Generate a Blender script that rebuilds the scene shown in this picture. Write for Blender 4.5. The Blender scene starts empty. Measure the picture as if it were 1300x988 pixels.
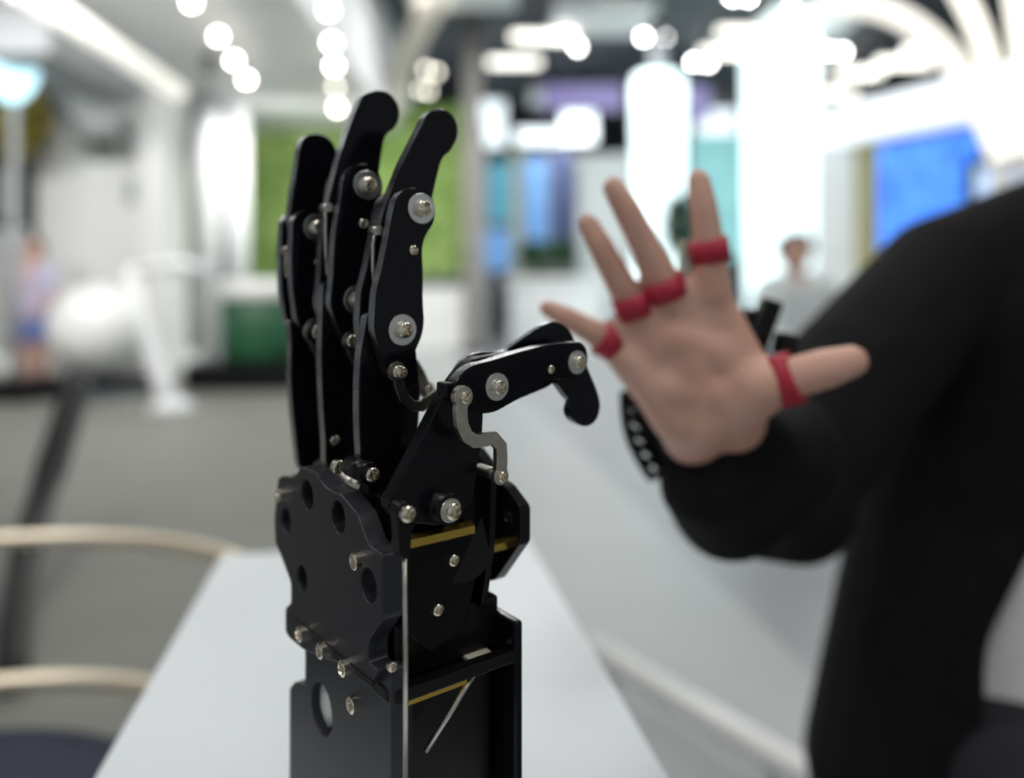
import bpy, bmesh, math, random
from mathutils import Vector, Matrix
random.seed(7)
S = bpy.context.scene
COL = S.collection
# ---------------------------------------------------------------- camera, world, lights, exposure
F, CX, HY, CAMZ = 990.0, 650.0, 357.0, 1.07       # focal length and horizon of the photograph in its 1300x988 pixels
cd = bpy.data.cameras.new('camera'); cam = bpy.data.objects.new('camera', cd); COL.objects.link(cam)
cam.location = (0, 0, CAMZ); cam.rotation_euler = (math.pi/2, 0, 0)
cd.sensor_width = 36; cd.lens = F/1300*36; cd.shift_y = -(494-HY)/1300
cd.clip_start = 0.02; cd.clip_end = 100
cd.dof.use_dof = True; cd.dof.focus_distance = 0.316; cd.dof.aperture_fstop = 2.6
S.camera = cam
w = bpy.data.worlds.new('hall_light'); S.world = w; w.use_nodes = True
w.node_tree.nodes['Background'].inputs[0].default_value = (0.90, 0.95, 1.0, 1)
w.node_tree.nodes['Background'].inputs[1].default_value = 0.28
def area(name, loc, sx, sy, power, color=(1, .98, .95)):
    l = bpy.data.lights.new(name, 'AREA'); l.shape = 'RECTANGLE'; l.size = sx; l.size_y = sy
    l.energy = power; l.color = color
    o = bpy.data.objects.new(name, l); COL.objects.link(o); o.location = loc
    return o
for i, (x, y, e) in enumerate([(-2.6, -.6, 64), (.0, -1.0, 56), (2.6, -.6, 60), (-2.6, 2.6, 74), (0.4, 2.8, 58), (3.0, 2.6, 56),
                               (-.4, 6.5, 60), (3.0, 6.5, 80), (-.6, 9.4, 90), (1.2, 10.5, 90), (4, 10.5, 120), (1, 15, 160), (6, 15, 130)]):
    area('ceiling_fill_light', (x, y, 4.55), 1.2, 1.2, e*.55)  # added soft top light for the hall, made-up square panels
for x in (-5.6, -4.0, -2.3):   # added tilted fill lights above the view, brightening the left background
    area('left_fill_light', (x, 4.5, 3.3), .9, .5, 46).rotation_euler = (math.radians(58), 0, 0)
for x in (-3.0, -1.9):   # added fill lights that brighten the green wall
    area('green_wall_fill', (x, 9.6, 3.15), .7, .2, 34).rotation_euler = (math.radians(38), 0, 0)
vs = S.view_settings
vs.view_transform = 'Standard'; vs.look = 'None'; vs.gamma = 1; vs.use_curve_mapping = False
vs.exposure = 0.15

# ---------------------------------------------------------------- helpers
def P(x, y, D): return Vector(((x-CX)/F*D, D, CAMZ+(HY-y)/F*D))
def ray_plane(x, y, p0, n):
    d = Vector(((x-CX)/F, 1, (HY-y)/F)); c = Vector((0, 0, CAMZ))
    return c + d*((p0-c).dot(n)/d.dot(n))
WM = {}
def put(o, M, parent=None):
    COL.objects.link(o)
    if parent is not None:
        o.parent = parent; o.matrix_basis = WM[parent.name].inverted() @ M
    else: o.matrix_basis = M
    WM[o.name] = M
    return o
def tag(o, label=None, cat=None, group=None, kind=None):
    for k, v in (('label', label), ('category', cat), ('group', group), ('kind', kind)):
        if v: o[k] = v
    return o
def thing(name, loc, label, cat, group=None):
    o = bpy.data.objects.new(name, None); o.empty_display_size = .05
    put(o, Matrix.Translation(Vector(loc))); return tag(o, label, cat, group)
def mobj(name, me, mat, parent=None, M=None):
    o = bpy.data.objects.new(name, me)
    if mat and (len(me.materials) == 0): me.materials.append(mat)
    return put(o, M or Matrix(), parent)
def bm_me(bm, name, smooth=False):
    bmesh.ops.recalc_face_normals(bm, faces=bm.faces)
    me = bpy.data.meshes.new(name); bm.to_mesh(me); bm.free()
    if smooth:
        for p in me.polygons: p.use_smooth = True
    return me
def centred(me):
    "move mesh so its bounding-box bottom centre is the origin; returns the offset"
    xs = [v.co for v in me.vertices]
    lo = Vector([min(c[i] for c in xs) for i in range(3)]); hi = Vector([max(c[i] for c in xs) for i in range(3)])
    c = Vector(((lo.x+hi.x)/2, (lo.y+hi.y)/2, lo.z)); me.transform(Matrix.Translation(-c)); return c
def wmesh(name, bm, mat, parent=None, smooth=False):
    me = bm_me(bm, name, smooth); c = centred(me)
    return mobj(name, me, mat, parent, Matrix.Translation(c))
def add_box(bm, lo, hi, M=None, bevel=0):
    lo, hi = Vector(lo), Vector(hi)
    T = Matrix.Translation((lo+hi)/2) @ Matrix.Diagonal((*(hi-lo), 1))
    r = bmesh.ops.create_cube(bm, size=1, matrix=(M @ T) if M else T)
    if bevel:
        es = list({e for v in r['verts'] for e in v.link_edges})
        bmesh.ops.bevel(bm, geom=es, offset=bevel, segments=2, affect='EDGES', profile=.6)
def box(name, lo, hi, mat, parent=None, bevel=0.0, M=None):
    bm = bmesh.new(); add_box(bm, lo, hi, M, bevel); return wmesh(name, bm, mat, parent)
def add_tube(bm, pts, rad, seg=12, caps=True):
    pts = [Vector(p) for p in pts]; n = len(pts)
    R = rad if isinstance(rad, (list, tuple)) else [rad]*n
    ref = None; rings = []
    for i, p in enumerate(pts):
        t = (pts[min(i+1, n-1)]-pts[max(i-1, 0)]).normalized()
        if ref is None: ref = Vector((0, 0, 1)) if abs(t.z) < .9 else Vector((1, 0, 0))
        a = (ref - t*ref.dot(t)).normalized(); b = t.cross(a); ref = a
        rings.append([bm.verts.new(p+(a*math.cos(2*math.pi*k/seg)+b*math.sin(2*math.pi*k/seg))*R[i]) for k in range(seg)])
    for A, B in zip(rings, rings[1:]):
        for k in range(seg): bm.faces.new((A[k], A[(k+1) % seg], B[(k+1) % seg], B[k]))
    if caps:
        bm.faces.new(rings[0][::-1]); bm.faces.new(rings[-1])
def tube(name, pts, rad, mat, parent=None, seg=12):
    bm = bmesh.new(); add_tube(bm, pts, rad, seg); o = wmesh(name, bm, mat, parent, True)
    for p in o.data.polygons:
        if len(p.vertices) > 4: p.use_smooth = False
    return o
def bez(p0, p1, p2, p3, n=16):
    out = []
    for i in range(n+1):
        t = i/n; s = 1-t
        out.append(Vector(p0)*s**3+Vector(p1)*3*s*s*t+Vector(p2)*3*s*t*t+Vector(p3)*t**3)
    return out
def lathe(name, prof, mat, parent=None, M=None, seg=32, smooth=True):
    bm = bmesh.new(); rings = []
    for r, z in prof:
        rings.append([bm.verts.new((r*math.cos(2*math.pi*k/seg), r*math.sin(2*math.pi*k/seg), z)) for k in range(seg)] if r > 1e-6 else [bm.verts.new((0, 0, z))])
    for A, B in zip(rings, rings[1:]):
        for k in range(seg):
            q = [A[k % len(A)], A[(k+1) % len(A)], B[(k+1) % len(B)], B[k % len(B)]]
            q = list(dict.fromkeys(q))
            if len(q) > 2: bm.faces.new(q)
    me = bm_me(bm, name, smooth)
    return mobj(name, me, mat, parent, M or Matrix())
def curve_mesh(loops, t, bevel):
    "flat plate from an outline plus holes, thickness t, edges bevelled; local z from -t to 0"
    c = bpy.data.curves.new('plate', 'CURVE'); c.dimensions = '2D'; c.fill_mode = 'BOTH'
    for L in loops:
        s = c.splines.new('POLY'); s.points.add(len(L)-1); s.use_cyclic_u = True
        for p, q in zip(s.points, L): p.co = (q[0], q[1], 0, 1)
    c.extrude = t/2-bevel; c.bevel_depth = bevel; c.bevel_resolution = 1; c.offset = -bevel
    o = bpy.data.objects.new('tmp', c); COL.objects.link(o)
    dg = bpy.context.evaluated_depsgraph_get()
    me = bpy.data.meshes.new_from_object(o.evaluated_get(dg))
    bpy.data.objects.remove(o); bpy.data.curves.remove(c)
    me.materials.clear(); me.transform(Matrix.Translation((0, 0, -t/2)))
    for p in me.polygons: p.use_smooth = False
    return me
def fillet(poly, r, n=5):
    out = []; N = len(poly)
    for i in range(N):
        p0, p, p1 = Vector(poly[i-1][:2]), Vector(poly[i][:2]), Vector(poly[(i+1) % N][:2])
        a, b = p0-p, p1-p
        d = min(r, a.length*.45, b.length*.45)
        A, B = p+a.normalized()*d, p+b.normalized()*d
        for k in range(n+1):
            t = k/n; out.append(tuple(A*(1-t)**2+p*2*t*(1-t)+B*t*t))
    return out
def circ(x, y, r, n=20, sy=1): return [(x+r*math.cos(2*math.pi*k/n), y+sy*r*math.sin(2*math.pi*k/n)) for k in range(n)]
def stroke(path, w, r0, r1):
    "outline of a bent strip with round eyes at both ends"
    path = [Vector(p) for p in path]; n = len(path); L, R = [], []
    for i in range(1, n-1):
        t = (path[i+1]-path[i-1]).normalized(); q = Vector((-t.y, t.x))*w/2
        L.append(path[i]+q); R.append(path[i]-q)
    def cap(c, toward, r):
        a0 = math.atan2(toward.y, toward.x); g = math.asin(min(.95, w/2/r))
        return [c+Vector((math.cos(a), math.sin(a)))*r for a in [a0+g+(2*math.pi-2*g)*k/14 for k in range(15)]]
    return [tuple(v) for v in cap(path[0], path[1]-path[0], r0)[::1] + R + cap(path[-1], path[-2]-path[-1], r1) + L[::-1]]
def blob(name, caps, voxel, mat, parent=None, smooth=6, cut=None, ell=()):
    "one continuous skin over tapered limbs: caps = (p, q, rp, rq); ell = (centre, (rx,ry,rz))"
    bm = bmesh.new()
    def sph(c, r): bmesh.ops.create_uvsphere(bm, u_segments=16, v_segments=10, radius=1, matrix=Matrix.Translation(c) @ Matrix.Diagonal((*r, 1)))
    for p, q, a, b in caps:
        p, q = Vector(p), Vector(q)
        sph(p, (a, a, a)); sph(q, (b, b, b))
        if (q-p).length > 1e-4: add_tube(bm, [p, q], [a, b], 16)
    for c, r in ell: sph(Vector(c), r)
    me = bm_me(bm, name)
    o = bpy.data.objects.new('tmp', me); COL.objects.link(o)
    m = o.modifiers.new('r', 'REMESH'); m.mode = 'VOXEL'; m.voxel_size = voxel
    m = o.modifiers.new('s', 'SMOOTH'); m.iterations = smooth; m.factor = .5
    dg = bpy.context.evaluated_depsgraph_get()
    me2 = bpy.data.meshes.new_from_object(o.evaluated_get(dg)); bpy.data.objects.remove(o); bpy.data.meshes.remove(me)
    me2.name = name
    if cut:
        b2 = bmesh.new(); b2.from_mesh(me2)
        bmesh.ops.delete(b2, geom=[f for f in b2.faces if cut(f.calc_center_median())], context='FACES')
        for _ in range(25):   # even out the cut border
            nb = {q: [e.other_vert(q) for e in q.link_edges if e.is_boundary] for q in b2.verts if q.is_boundary}
            for q, c in {q: (n_[0].co+n_[1].co)*.25+q.co*.5 for q, n_ in nb.items() if len(n_) == 2}.items(): q.co = c
        b2.to_mesh(me2); b2.free()
    for p in me2.polygons: p.use_smooth = True
    c = centred(me2)
    return mobj(name, me2, mat, parent, Matrix.Translation(c))

# ---------------------------------------------------------------- materials
def mat(name, col, rough=.5, metal=0, emit=None, es=0, noise=None, bump=0, bscale=200, spec=.5, sss=0, coat=0):
    m = bpy.data.materials.new(name); m.use_nodes = True; nt = m.node_tree; b = nt.nodes['Principled BSDF']
    b.inputs['Base Color'].default_value = (*col, 1); b.inputs['Roughness'].default_value = rough; b.inputs['Metallic'].default_value = metal
    b.inputs['Specular IOR Level'].default_value = spec
    if sss:
        b.inputs['Subsurface Weight'].default_value = sss; b.inputs['Subsurface Radius'].default_value = (.012, .005, .003); b.inputs['Subsurface Scale'].default_value = .6
    if coat: b.inputs['Coat Weight'].default_value = coat
    if emit: b.inputs['Emission Color'].default_value = (*emit, 1); b.inputs['Emission Strength'].default_value = es
    tc = nt.nodes.new('ShaderNodeTexCoord')
    if noise:
        c2, sc = noise
        n = nt.nodes.new('ShaderNodeTexNoise'); n.inputs['Scale'].default_value = sc; n.inputs['Detail'].default_value = 5
        nt.links.new(tc.outputs['Object'], n.inputs['Vector'])
        r = nt.nodes.new('ShaderNodeValToRGB'); r.color_ramp.elements[0].position = .35; r.color_ramp.elements[1].position = .68
        r.color_ramp.elements[0].color = (*col, 1); r.color_ramp.elements[1].color = (*c2, 1)
        nt.links.new(n.outputs['Fac'], r.inputs['Fac']); nt.links.new(r.outputs['Color'], b.inputs['Base Color'])
        if emit: nt.links.new(r.outputs['Color'], b.inputs['Emission Color'])
    if bump:
        n2 = nt.nodes.new('ShaderNodeTexNoise'); n2.inputs['Scale'].default_value = bscale; n2.inputs['Detail'].default_value = 4
        nt.links.new(tc.outputs['Object'], n2.inputs['Vector'])
        bp = nt.nodes.new('ShaderNodeBump'); bp.inputs['Strength'].default_value = bump; bp.inputs['Distance'].default_value = .002
        nt.links.new(n2.outputs['Fac'], bp.inputs['Height']); nt.links.new(bp.outputs['Normal'], b.inputs['Normal'])
    return m
ACR = mat('black_acrylic', (.004, .004, .006), .10, noise=((.006, .006, .009), 60), spec=.2)
EDGE = mat('polished_plate_edge', (.27, .28, .31), .24, 1, noise=((.50, .51, .54), 90), bump=.15, bscale=700)
ANO = mat('black_anodised', (.018, .019, .025), .42, noise=((.022, .023, .030), 300), bump=.05, bscale=2500, spec=.4)
ACD = mat('black_acrylic_matt_edge', (.005, .005, .007), .2, noise=((.007, .007, .010), 60), spec=.3)
BLK = mat('black_plastic', (.004, .004, .005), .3, noise=((.006, .006, .007), 90), spec=.25)
STEEL = mat('brushed_steel', (.50, .47, .42), .32, 1, noise=((.62, .59, .53), 220), bump=.05, bscale=1500)
DSTEEL = mat('dark_steel', (.20, .19, .17), .30, 1, noise=((.30, .28, .25), 220))
NICK = mat('nickel_screw', (.78, .72, .58), .2, 1, noise=((.85, .80, .68), 300))
WASH = mat('zinc_washer', (.66, .66, .62), .28, 1, noise=((.75, .75, .72), 150), bump=.04, bscale=900)
BRASS = mat('brass', (.72, .50, .10), .25, 1, noise=((.80, .58, .15), 150))
CREAM = mat('cream_plastic', (.62, .58, .44), .4, noise=((.68, .64, .50), 90))
SKIN = mat('skin', (.66, .37, .275), .5, noise=((.74, .45, .35), 30), bump=.2, bscale=260, sss=.15)
RED = mat('red_band', (.42, .012, .035), .55, noise=((.50, .02, .05), 90), bump=.2, bscale=500)
JACK = mat('black_jacket_cloth', (.005, .005, .006), .85, noise=((.008, .008, .009), 30), bump=.4, bscale=60, spec=.2)
SHIRT = mat('pale_grey_shirt', (.80, .79, .78), .8, noise=((.84, .83, .82), 20), bump=.2, bscale=300)
HAIR = mat('dark_hair', (.015, .012, .010), .6, noise=((.03, .022, .016), 90), bump=.6, bscale=300)
TROU = mat('dark_trousers', (.015, .016, .022), .85, noise=((.02, .021, .028), 30))
EYE = mat('eye', (.75, .73, .70), .15, noise=((.8, .78, .75), 40)); IRIS = mat('iris', (.03, .018, .01), .1, noise=((.04, .02, .012), 40)); LIPS = mat('lips', (.45, .17, .14), .5, noise=((.5, .2, .17), 60))
TABLE = mat('pale_laminate', (.69, .735, .77), .38, noise=((.72, .765, .80), 6), bump=.03, bscale=900)
WHITE = mat('white_gloss', (.78, .79, .78), .3, noise=((.82, .83, .82), 3))
WHITEM = mat('white_matt', (.72, .74, .75), .6, noise=((.76, .78, .79), 2))
GREYM = mat('grey_paint', (.36, .38, .40), .6, noise=((.40, .42, .44), 2))
DARK = mat('dark_grey_paint', (.05, .06, .07), .6, noise=((.06, .07, .08), 2))
FLOORM = mat('grey_olive_floor', (.175, .18, .162), .5, noise=((.195, .20, .18), 2.5), bump=.05, bscale=40)
WALKM = mat('pale_walkway', (.34, .36, .367), .42, noise=((.365, .385, .392), 3))
FLOOR2 = mat('grey_vinyl', (.24, .252, .262), .42, noise=((.265, .278, .288), 3))
GOLD = mat('pale_gold_metal', (.90, .78, .58), .30, .75, noise=((.94, .84, .66), 6))
NAVY = mat('navy_velvet', (.010, .014, .035), .8, noise=((.016, .02, .05), 40), bump=.3, bscale=200)
LEAF = mat('leaf_green', (.22, .38, .09), .6, noise=((.40, .56, .18), 1.6))
DLEAF = mat('dark_leaf', (.015, .06, .03), .6, noise=((.04, .11, .05), 4))
MOSS = mat('moss_board', (.07, .15, .025), .8, noise=((.12, .22, .04), 6))
GREENP = mat('bottle_green', (.008, .07, .028), .5, noise=((.014, .10, .04), 4))
OLIVE = mat('olive_frame', (.36, .34, .15), .6, noise=((.40, .38, .18), 3))
def glow(name, c, s, noise=None): return mat(name, c, .5, emit=c, es=s, noise=noise)
LAMP = glow('warm_lamp', (1, .95, .82), 34); LAMPC = glow('white_lamp', (1, 1, .98), 34); LAMPD = glow('dim_lamp', (1, .96, .80), 8)
LINE = glow('linear_lamp', (1, .97, .88), 2.6); ARC = glow('arch_light', (1, .965, .86), 1.15); ARCD = glow('arch_light_soft', (1, .96, .88), .75)
BEAM = glow('beam_light', (1, .97, .90), .55)
COLL = glow('light_column', (.80, .98, 1), 1.35); SCRB = glow('blue_screen', (.015, .12, .75), .85, noise=((.08, .32, .95), 5)); SCRL = glow('lilac_screen', (.45, .50, .95), .7, noise=((.55, .85, .95), 3))
CYAN = glow('cyan_poster', (.06, .32, .45), .5, noise=((.16, .48, .62), 3)); BLUEP = glow('blue_poster', (.10, .28, .62), .5, noise=((.22, .42, .75), 3)); NAVP = glow('navy_poster', (.03, .05, .14), .4, noise=((.06, .09, .22), 3))
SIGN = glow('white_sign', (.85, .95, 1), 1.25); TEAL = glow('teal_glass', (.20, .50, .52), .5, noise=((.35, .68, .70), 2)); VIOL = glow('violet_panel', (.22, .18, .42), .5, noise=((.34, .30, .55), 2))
SKYP = glow('bright_cyan_panel', (.55, .88, 1), 1.4)

# ---------------------------------------------------------------- the hall
box('floor', (-14, -3, -.1), (14, 26, 0), FLOORM)['kind'] = 'structure'
# pale walkway and grey vinyl laid on the floor, both run to the photo's vanishing point
VX = (478-CX)/F
def strip(name, x0, x1, y0, y1, z0, z1, m, parent=None):
    bm = bmesh.new(); vs = []
    for z in (z0, z1):
        for (x, y) in ((x0, y0), (x1, y0), (x1, y1), (x0, y1)): vs.append(bm.verts.new((x+VX*.8*y, y, z)))
    for f in ((0, 1, 2, 3), (4, 5, 6, 7), (0, 1, 5, 4), (1, 2, 6, 5), (2, 3, 7, 6), (3, 0, 4, 7)): bm.faces.new([vs[i] for i in f])
    return wmesh(name, bm, m, parent)
o = strip('floor_walkway', -.05, 1.10, .3, 24, 0, .012, WALKM); o['kind'] = 'structure'
o = strip('floor_vinyl', 1.10, 9, .3, 24, 0, .006, FLOOR2); o['kind'] = 'structure'
box('ceiling', (-14, -3, 4.8), (14, 26, 4.95), DARK)['kind'] = 'structure'
box('wall_back', (-14, 25.8, 0), (14, 26, 4.8), GREYM)['kind'] = 'structure'
box('wall_left', (-12.2, 3, 0), (-12, 25.8, 4.8), WHITEM)['kind'] = 'structure'
box('wall_right', (12, 3, 0), (12.2, 25.8, 4.8), WHITEM)['kind'] = 'structure'
bm = bmesh.new(); add_box(bm, (-12, 5.2, 3.4), (-1.75, 13.6, 4.8)); o = wmesh('ceiling_bulkhead', bm, WHITEM); o['kind'] = 'structure'
o = box('wall_partition', (-12, 12.6, 0), (-.55, 12.8, 3.4), WHITEM); o['kind'] = 'structure'

# ---------------------------------------------------------------- display table
TA = math.atan2(.0555, .32); TM = Matrix.Translation((-.319, .855, 0)) @ Matrix.Rotation(TA, 4, 'Z')
tb = thing('display_table', TM @ Vector((.171, -.42, 0)), 'pale grey laminate display plinth under the black robot hand', 'table')
box('table_top', (0, -.84, .745), (.342, 0, .77), TABLE, tb, .002, TM)
box('table_body', (.012, -.828, .05), (.330, -.012, .744), TABLE, tb, 0, TM)
box('table_kick', (.03, -.81, 0), (.312, -.03, .05), DARK, tb, 0, TM)

# ---------------------------------------------------------------- robot hand
AN = math.radians(37)
u = Vector((math.sin(AN), -math.cos(AN), 0)); v = Vector((-math.cos(AN), -math.sin(AN), 0)); zz = Vector((0, 0, 1)); e1 = -v
O = P(487, 690, .295)
base = O - u*.045 - v*.03; base.z = .77
RH = thing('robot_hand', base, 'black robotic hand with bolted plate fingers standing on the pale plinth', 'robot hand')
def frame(a, b, n, org):
    return Matrix(((a.x, b.x, n.x, org.x), (a.y, b.y, n.y, org.y), (a.z, b.z, n.z, org.z), (0, 0, 0, 1)))
def MU(U): return frame(e1, zz, u, O+u*U)
def MV(V): return frame(u, zz, v, O+v*V)
def toU(px, U):
    q = ray_plane(px[0], px[1], O+u*U, u)-O; return (q.dot(e1), q.z)
def toV(px, V):
    q = ray_plane(px[0], px[1], O+v*V, v)-O; return (q.dot(u), q.z)
def shift(me, M):
    "recentre a mesh given in a frame M, return the new frame"
    xs = [w_.co for w_ in me.vertices]
    c = Vector(((min(p.x for p in xs)+max(p.x for p in xs))/2, (min(p.y for p in xs)+max(p.y for p in xs))/2, 0))
    me.transform(Matrix.Translation(-c)); return M @ Matrix.Translation(c)
def plate(name, plane, off, outline, t, m=ACR, holes=(), r=.003, bevel=.0005, parent=None, label=None, raw=False):
    "flat plate whose outer face lies in the plane (U or V = off); outline given as the photo's pixels on that face"
    to, M = (toU, MU(off)) if plane == 'U' else (toV, MV(off))
    L = [to(p, off) for p in outline] if not raw else outline
    loops = [fillet(L, r)] if r else [L]
    for (hx, hy, hr) in holes:
        c = to((hx, hy), off); loops.append(circ(c[0], c[1], hr))
    me = curve_mesh(loops, t, bevel)
    if m is ACR:
        me.materials.append(ACR); me.materials.append(EDGE)
        for f_ in me.polygons:
            if abs(f_.normal.z) < .3: f_.material_index = 1
    o = mobj(name, me, m, parent or RH, shift(me, M))
    if label: o['label'] = label
    return o
# shared fastener meshes
def screw_mesh():
    bm = bmesh.new(); N = 14; R = 1.0; g = {}
    for i in range(N+1):
        for j in range(N+1):
            a, b = -1+2*i/N, -1+2*j/N
            x, y = a*math.sqrt(1-b*b/2), b*math.sqrt(1-a*a/2); r = math.hypot(x, y)
            z = .45+.35*math.sqrt(max(0, 1-r*r*.95))
            if r < .66 and (abs(x) < .2 or abs(y) < .2): z -= .55
            g[i, j] = bm.verts.new((x, y, z))
    for i in range(N):
        for j in range(N): bm.faces.new((g[i, j], g[i+1, j], g[i+1, j+1], g[i, j+1]))
    rim = [g[i, 0] for i in range(N)]+[g[N, j] for j in range(N)]+[g[i, N] for i in range(N, 0, -1)]+[g[0, j] for j in range(N, 0, -1)]
    low = [bm.verts.new((q.co.x, q.co.y, -.3)) for q in rim]
    for k in range(len(rim)): bm.faces.new((rim[k], rim[(k+1) % len(rim)], low[(k+1) % len(rim)], low[k]))
    bm.faces.new(low)
    me = bm_me(bm, 'screw'); me.materials.append(NICK); return me
SCREW = screw_mesh()
WASHER = curve_mesh([circ(0, 0, 1, 36), circ(0, 0, .3, 12)], .16, .04); WASHER.transform(Matrix.Translation((0, 0, .16))); WASHER.materials.append(WASH)
def on(plane, off, px):
    to, M = (toU, MU(off)) if plane == 'U' else (toV, MV(off)); a, b = to(px, off); return M @ Matrix.Translation((a, b, 0))
def fast(mesh, name, M, r, parent, rot=0, lift=0):
    o = bpy.data.objects.new(name, mesh)
    return put(o, M @ Matrix.Translation((0, 0, lift)) @ Matrix.Rotation(rot, 4, 'Z') @ Matrix.Scale(r, 4), parent)
def screw(plane, off, px, r, parent, rot=None, lift=0): return fast(SCREW, 'screw', on(plane, off, px), r, parent, random.uniform(0, 1.5) if rot is None else rot, lift)
def bolt(plane, off, px, rw, parent, rs=None):
    "washer with a standing screw"
    fast(WASHER, 'washer', on(plane, off, px), rw, parent)
    rs = rs or rw*.50
    bm_ = on(plane, off, px)
    fast(WASHER, 'washer', bm_, rs*1.12, parent, 0, rw*.16)
    fast(SCREW, 'screw', bm_, rs, parent, random.uniform(0, 1.5), rw*.16+rs*.22)

# back-of-hand plate (outer face V = 0)
palm = plate('palm_plate', 'V', 0, [(353, 607), (359, 604), (371, 607), (377, 601), (381, 592.5), (401, 600), (404, 608), (413, 619), (424, 626), (431, 627), (438, 635), (453, 653), (463, 682), (468, 693), (485, 705),
    (485, 787), (467, 815), (467, 842), (479, 852), (470, 872), (430, 843), (386, 826), (367.5, 811), (362, 803), (362, 772), (369, 766), (369, 740), (357, 708), (349, 689), (348, 655)], .009, ANO,
    holes=[(389.5, 629, .0068), (362.5, 661, .0060), (429, 657, .0068), (383, 735, .0060), (467.5, 744, .0068)], r=.002, bevel=.0006)
for p in ((359, 629), (456, 711.5), (386, 804), (412.5, 825), (441, 847)): screw('V', 0, p, .0034, palm, lift=.0008)
lower = plate('lower_bracket', 'V', -.0045, [(387, 815), (455, 858), (480, 852), (487, 842), (497, 850), (497, 1130), (367, 1050), (367.5, 874), (374, 866), (387, 870)], .006, ANO, holes=[(408, 900, .0115)], r=.0015)
screw('V', -.0045, (450, 894), .0036, lower)
slot = plate('bracket_slot_bar', 'V', .0006, [(367.5, 783), (372, 783), (473, 868), (471, 873), (366, 792)], .0012, BLK, r=.001, bevel=.0002, parent=palm)
# knuckle spacing: find the plane U of each finger from where its back edge meets the hand plate
def knuckleU(px):
    q = ray_plane(px[0], px[1], O-v*.004, v)-O; return q.dot(u)
UI, UM, UR = knuckleU((452, 600)), knuckleU((407, 596)), knuckleU((373, 593))
print('finger planes', UI, UM, UR)
T = .0066
def finger(U, prox, dist, knuck, w_top, w_mid, small, rod, pin, wr=.0068, low=None):
    kn = plate('knuckle_plate', 'U', U-T-.0006, knuck, T, ACR, r=.004)
    ds = plate('distal_plate', 'U', U-T-.0006, dist, T+.0004, ACR, r=.006)
    pr = plate('proximal_plate', 'U', U, prox, T, ACR, r=.004)
    # inner twin of the proximal plate on the far side of the sandwich
    to = [toU(p, U) for p in prox]
    me = pr.data.copy(); o = bpy.data.objects.new('proximal_plate', me); put(o, WM[pr.name] @ Matrix.Translation((0, 0, -2*T-.0012)), RH)
    if w_top: bolt('U', U, w_top, wr, pr)
    if w_mid: bolt('U', U, w_mid, wr, pr)
    for s_ in small: screw('U', U, s_, .0021, pr)
    # silver tendon rod on the back of the finger with its pin
    a = on('U', U-T*1.6, pin).translation
    tube('tendon_pin', [a-u*.0035, a+u*.0035], .0021, STEEL, ds, 14)
    pts = [on('U', U-T*1.6, q).translation for q in rod]
    tube('tendon_rod', pts, .0009, STEEL, ds, 8)
    return pr, ds, kn
ip = finger(UI,
    [(503, 253), (511, 242), (529, 236), (546, 244), (554, 264), (551, 284), (541, 298), (536, 314), (537.5, 350), (537, 383), (539, 409), (536, 427), (524, 454), (516, 470), (506, 487), (494, 482), (484, 452), (476, 422), (475.5, 409), (478, 369), (483.5, 350), (491, 314), (499, 270)],
    [(550, 139), (563, 138), (575, 145), (582, 160), (581, 176), (572, 192), (564, 198), (559.7, 206), (550, 245), (546, 270), (530, 292), (500, 300), (481, 296), (487.4, 269), (498, 242), (511, 208), (535, 161), (542, 145)],
    [(467, 400), (474, 396), (500, 410), (528, 440), (534, 500), (530, 560), (520, 640), (475, 640), (458.5, 590), (456, 530), (456, 488), (458.4, 448)],
    (534, 265), (510, 419), [(524, 318)], [(477, 293), (473.5, 310), (473.5, 340), (476, 372)], (477, 293))
mp = finger(UM,
    [(437, 222), (446, 211), (464, 206), (480, 215), (487, 235), (483, 253), (474, 264), (472, 280), (474, 350), (478, 410), (474, 436), (455, 450), (433, 428), (420, 390), (420, 380), (423, 350), (425.5, 300), (433, 253)],
    [(464, 119), (480, 113.5), (495, 117.6), (506, 132), (507.6, 148), (502, 162), (491, 170), (487, 180), (482, 214), (478, 245), (460, 265), (435, 272), (416, 266), (421.6, 237), (431, 200.5), (445, 158), (459, 124)],
    [(411, 360), (418, 357), (450, 390), (478, 440), (480, 560), (470, 630), (430, 625), (413.5, 590), (413.7, 564), (411, 527), (409, 488), (408, 454), (409, 409)],
    (465, 235), (453, 381), [(460.5, 284)], [(414, 264), (413, 290), (414, 320), (416, 350)], (414, 264))
rp = finger(UR,
    [(372, 279), (380, 269), (398, 262), (416, 266), (426, 290), (421, 320), (420, 350), (424, 420), (415, 436), (395, 430), (378, 412), (372, 370), (370, 330), (371.6, 300)],
    [(383, 178), (392, 170.5), (406, 169.5), (419, 175.5), (428, 190), (431, 230), (424, 280), (400, 296), (372, 300), (367.6, 280), (371.6, 248), (377, 216), (381, 186)],
    [(368, 408), (374, 406), (400, 420), (430, 450), (430, 560), (425, 610), (385, 600), (379.5, 590), (374, 540), (369, 488), (370, 435)],
    (401.5, 289), (401, 421), [(404, 333)], [(364, 320), (362.5, 335), (364, 352)], (364, 318), wr=.0066)
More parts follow.
